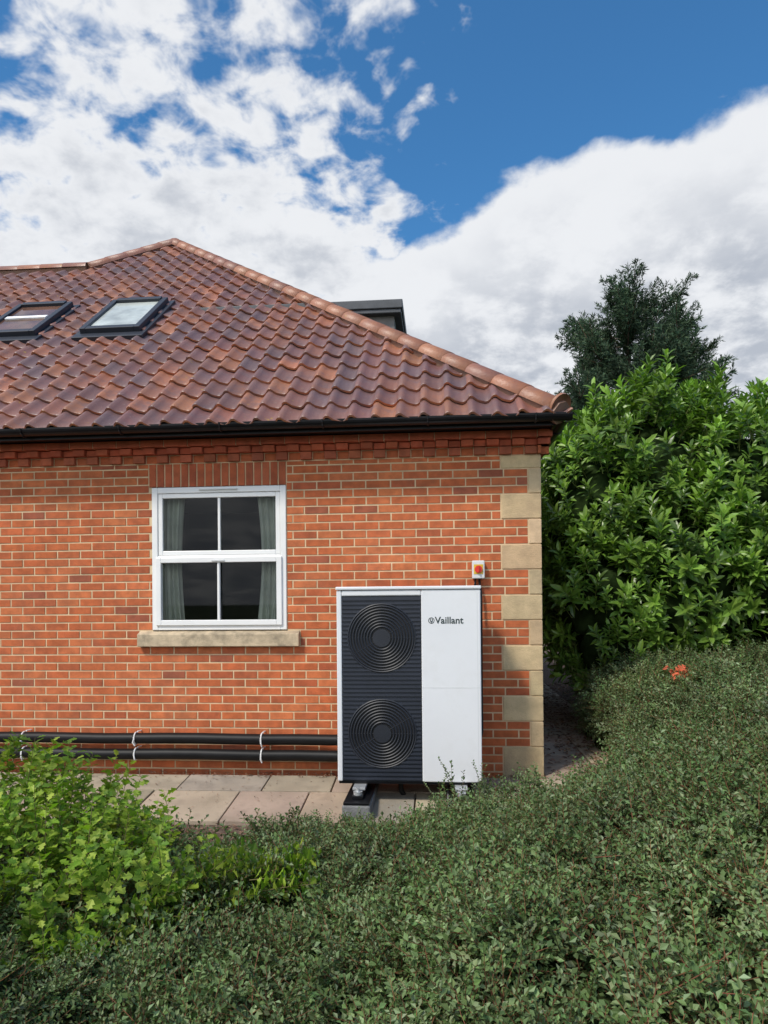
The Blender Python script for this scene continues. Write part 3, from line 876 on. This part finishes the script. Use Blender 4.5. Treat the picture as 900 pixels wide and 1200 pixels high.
b=MB()
for l in BL: b.tube([(l[0],l[1],-.2),(l[0],l[1],l[2]+l[5]*.7)],[.2,.05],6)
b.obj('background_trunks',M_bark,bg)

red=empty('red_leaf_sprig'); b=MB()
for k in range(80):
    p=Vector((2.28+random.gauss(0,.06),.55+random.gauss(0,.05),Htop(2.28,.55)+.09+random.gauss(0,.025))); leaf6(b,p,rdir(),rdir(),.05,.024,jit((.55,.12,.06),.25))
b.obj('red_leaves',M_litter,red)
ll=MB()
LIT=[(.15,.085,.055),(.24,.135,.085),(.11,.065,.045),(.30,.19,.12)]
def litter(x,y,zz,s=.03):
    a=U(0,6.28); d=Vector((math.cos(a),math.sin(a),U(-.1,.25))).normalized(); leaf6(ll,Vector((x,y,zz)),d,Vector((U(-.3,.3),U(-.3,.3),1)),s*U(.7,1.4),s*.45,jit(random.choice(LIT),.25))
for k in range(4200):
    x=U(.92,2.5);y=U(-1,7)
    if R()<.5 and x<1.25: continue
    litter(x,y,(-.12*max(0,-y)+.008) if x<1.9 else G(x,y)+.01,.05)
for k in range(700):
    x=U(-5,.9);y=-.02-abs(random.gauss(0,.05)); litter(x,y,-.12*abs(y)+.008,.025)
for k in range(350):
    x=U(-5,.9);y=U(-1,-.05); litter(x,y,-.12*abs(y)+.008,.02)
for k in range(5000):
    x=U(-4,-.2);y=U(-2.1,-1.02); litter(x,y,G(x,y)+U(0,.02),.025)
ll.obj('leaf_litter',M_litter)
b=MB()
for zz,yy in ((8.7,24),(8.35,24)):
    pts=[(-10+i*5,yy,zz-1.0*(1-((i-8)/8)**2)) for i in range(17)]
    b.tube(pts,.018,5)
b.obj('overhead_cables',M_wire)

# ================================================================ WORLD
w=bpy.data.worlds.new('World'); scene.world=w; w.use_nodes=True
nt=NT(w.node_tree); bgn=nt.n['Background']
S=Vector((-.42,-.55,.80)).normalized()
sky=nt.new('ShaderNodeTexSky',sky_type='NISHITA'); sky.sun_disc=False
sky.sun_elevation=math.asin(S.z); sky.sun_rotation=math.atan2(S.x,S.y)%(2*math.pi)
sky.air_density=1.0; sky.dust_density=.3; sky.ozone_density=2.0
tc=nt.new('ShaderNodeTexCoord').outputs['Generated']
sp=nt.new('ShaderNodeSeparateXYZ'); nt.l.new(tc,sp.inputs[0]); x,y,z=sp.outputs
yp=nt.m('MAXIMUM',nt.m('ABSOLUTE',y),.15)
u=nt.m('DIVIDE',x,yp); v=nt.m('DIVIDE',z,yp)
zz=nt.m('ADD',nt.m('ABSOLUTE',z),.30)
cv=nt.new('ShaderNodeCombineXYZ'); nt.l.new(nt.m('DIVIDE',x,zz),cv.inputs[0]); nt.l.new(nt.m('DIVIDE',y,zz),cv.inputs[1]); P2=cv.outputs[0]
nb_=nt.noise(P2,5.0,7,.54,.1)
edge=nt.m('ADD',.555,nt.m('SUBTRACT',nt.m('MULTIPLY',u,.50),nt.m('MULTIPLY',nt.m('MULTIPLY',u,u),.5)))
db_=nt.m('ADD',nt.m('SUBTRACT',edge,v),nt.m('MULTIPLY',nt.m('SUBTRACT',nb_,.5),.26))
DB=nt.ramp(db_,-.012,.028)
nl1=nt.noise(P2,3.4,7,.58,.35); nl2=nt.noise(P2,17,4,.55,.25)
nl=nt.m('ADD',nt.m('MULTIPLY',nl1,.58),nt.m('MULTIPLY',nl2,.42))
bd=nt.m('SUBTRACT',nt.m('ADD',-.09,nt.m('MULTIPLY',nt.m('MAXIMUM',nt.m('SUBTRACT',v,.6),0.0),.50)),u)
mL=nt.ramp(bd,-.16,.16,-.16,.045)
low=nt.ramp(v,.42,.80,.13,-.02)
dl=nt.m('ADD',nl,nt.m('ADD',mL,low))
DL=nt.ramp(dl,.475,.60)
D=nt.m('MAXIMUM',DB,DL)
sh=nt.noise(P2,6.5,6,.6,.1)
thick=nt.m('MAXIMUM',nt.ramp(db_,.03,.28),nt.m('MULTIPLY',nt.ramp(dl,.56,.76),.75))
shade=nt.m('MULTIPLY',nt.ramp(sh,.38,.60),thick)
cc=nt.mix(shade,(8.7,8.85,9.1,1),(4.9,5.25,5.9,1))
rear_fill=nt.ramp(y,.15,-.5,1.0,1.75)      # unseen clouds behind the camera, sunward side, brightened as added fill light
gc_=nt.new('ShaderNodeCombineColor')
for i in range(3): nt.l.new(rear_fill,gc_.inputs[i])
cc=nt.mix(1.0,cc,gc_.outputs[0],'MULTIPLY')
skyc=nt.mix(1.0,sky.outputs[0],(.62,1.30,1.66,1),'MULTIPLY')
D=nt.m('MULTIPLY',D,.97)
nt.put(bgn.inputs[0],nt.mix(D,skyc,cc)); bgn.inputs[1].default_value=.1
sl=bpy.data.lights.new('sun','SUN'); sl.energy=3.3; sl.angle=math.radians(9); sl.color=(1,.93,.82)
so=bpy.data.objects.new('sun',sl); COL.objects.link(so); so.rotation_euler=S.to_track_quat('Z','Y').to_euler()
cam=bpy.data.cameras.new('camera'); co=bpy.data.objects.new('camera',cam); COL.objects.link(co)
cam.sensor_fit='HORIZONTAL'; cam.sensor_width=36; cam.lens=32.8; cam.shift_y=97/900; cam.clip_end=2000; cam.clip_start=.05
co.matrix_world=Matrix.Translation((0,-6.3,1.56))@Matrix.Rotation(math.radians(4.7),4,'Z')@Matrix.Rotation(math.radians(90.5),4,'X')@Matrix.Rotation(math.radians(-.5),4,'Z')
scene.camera=co
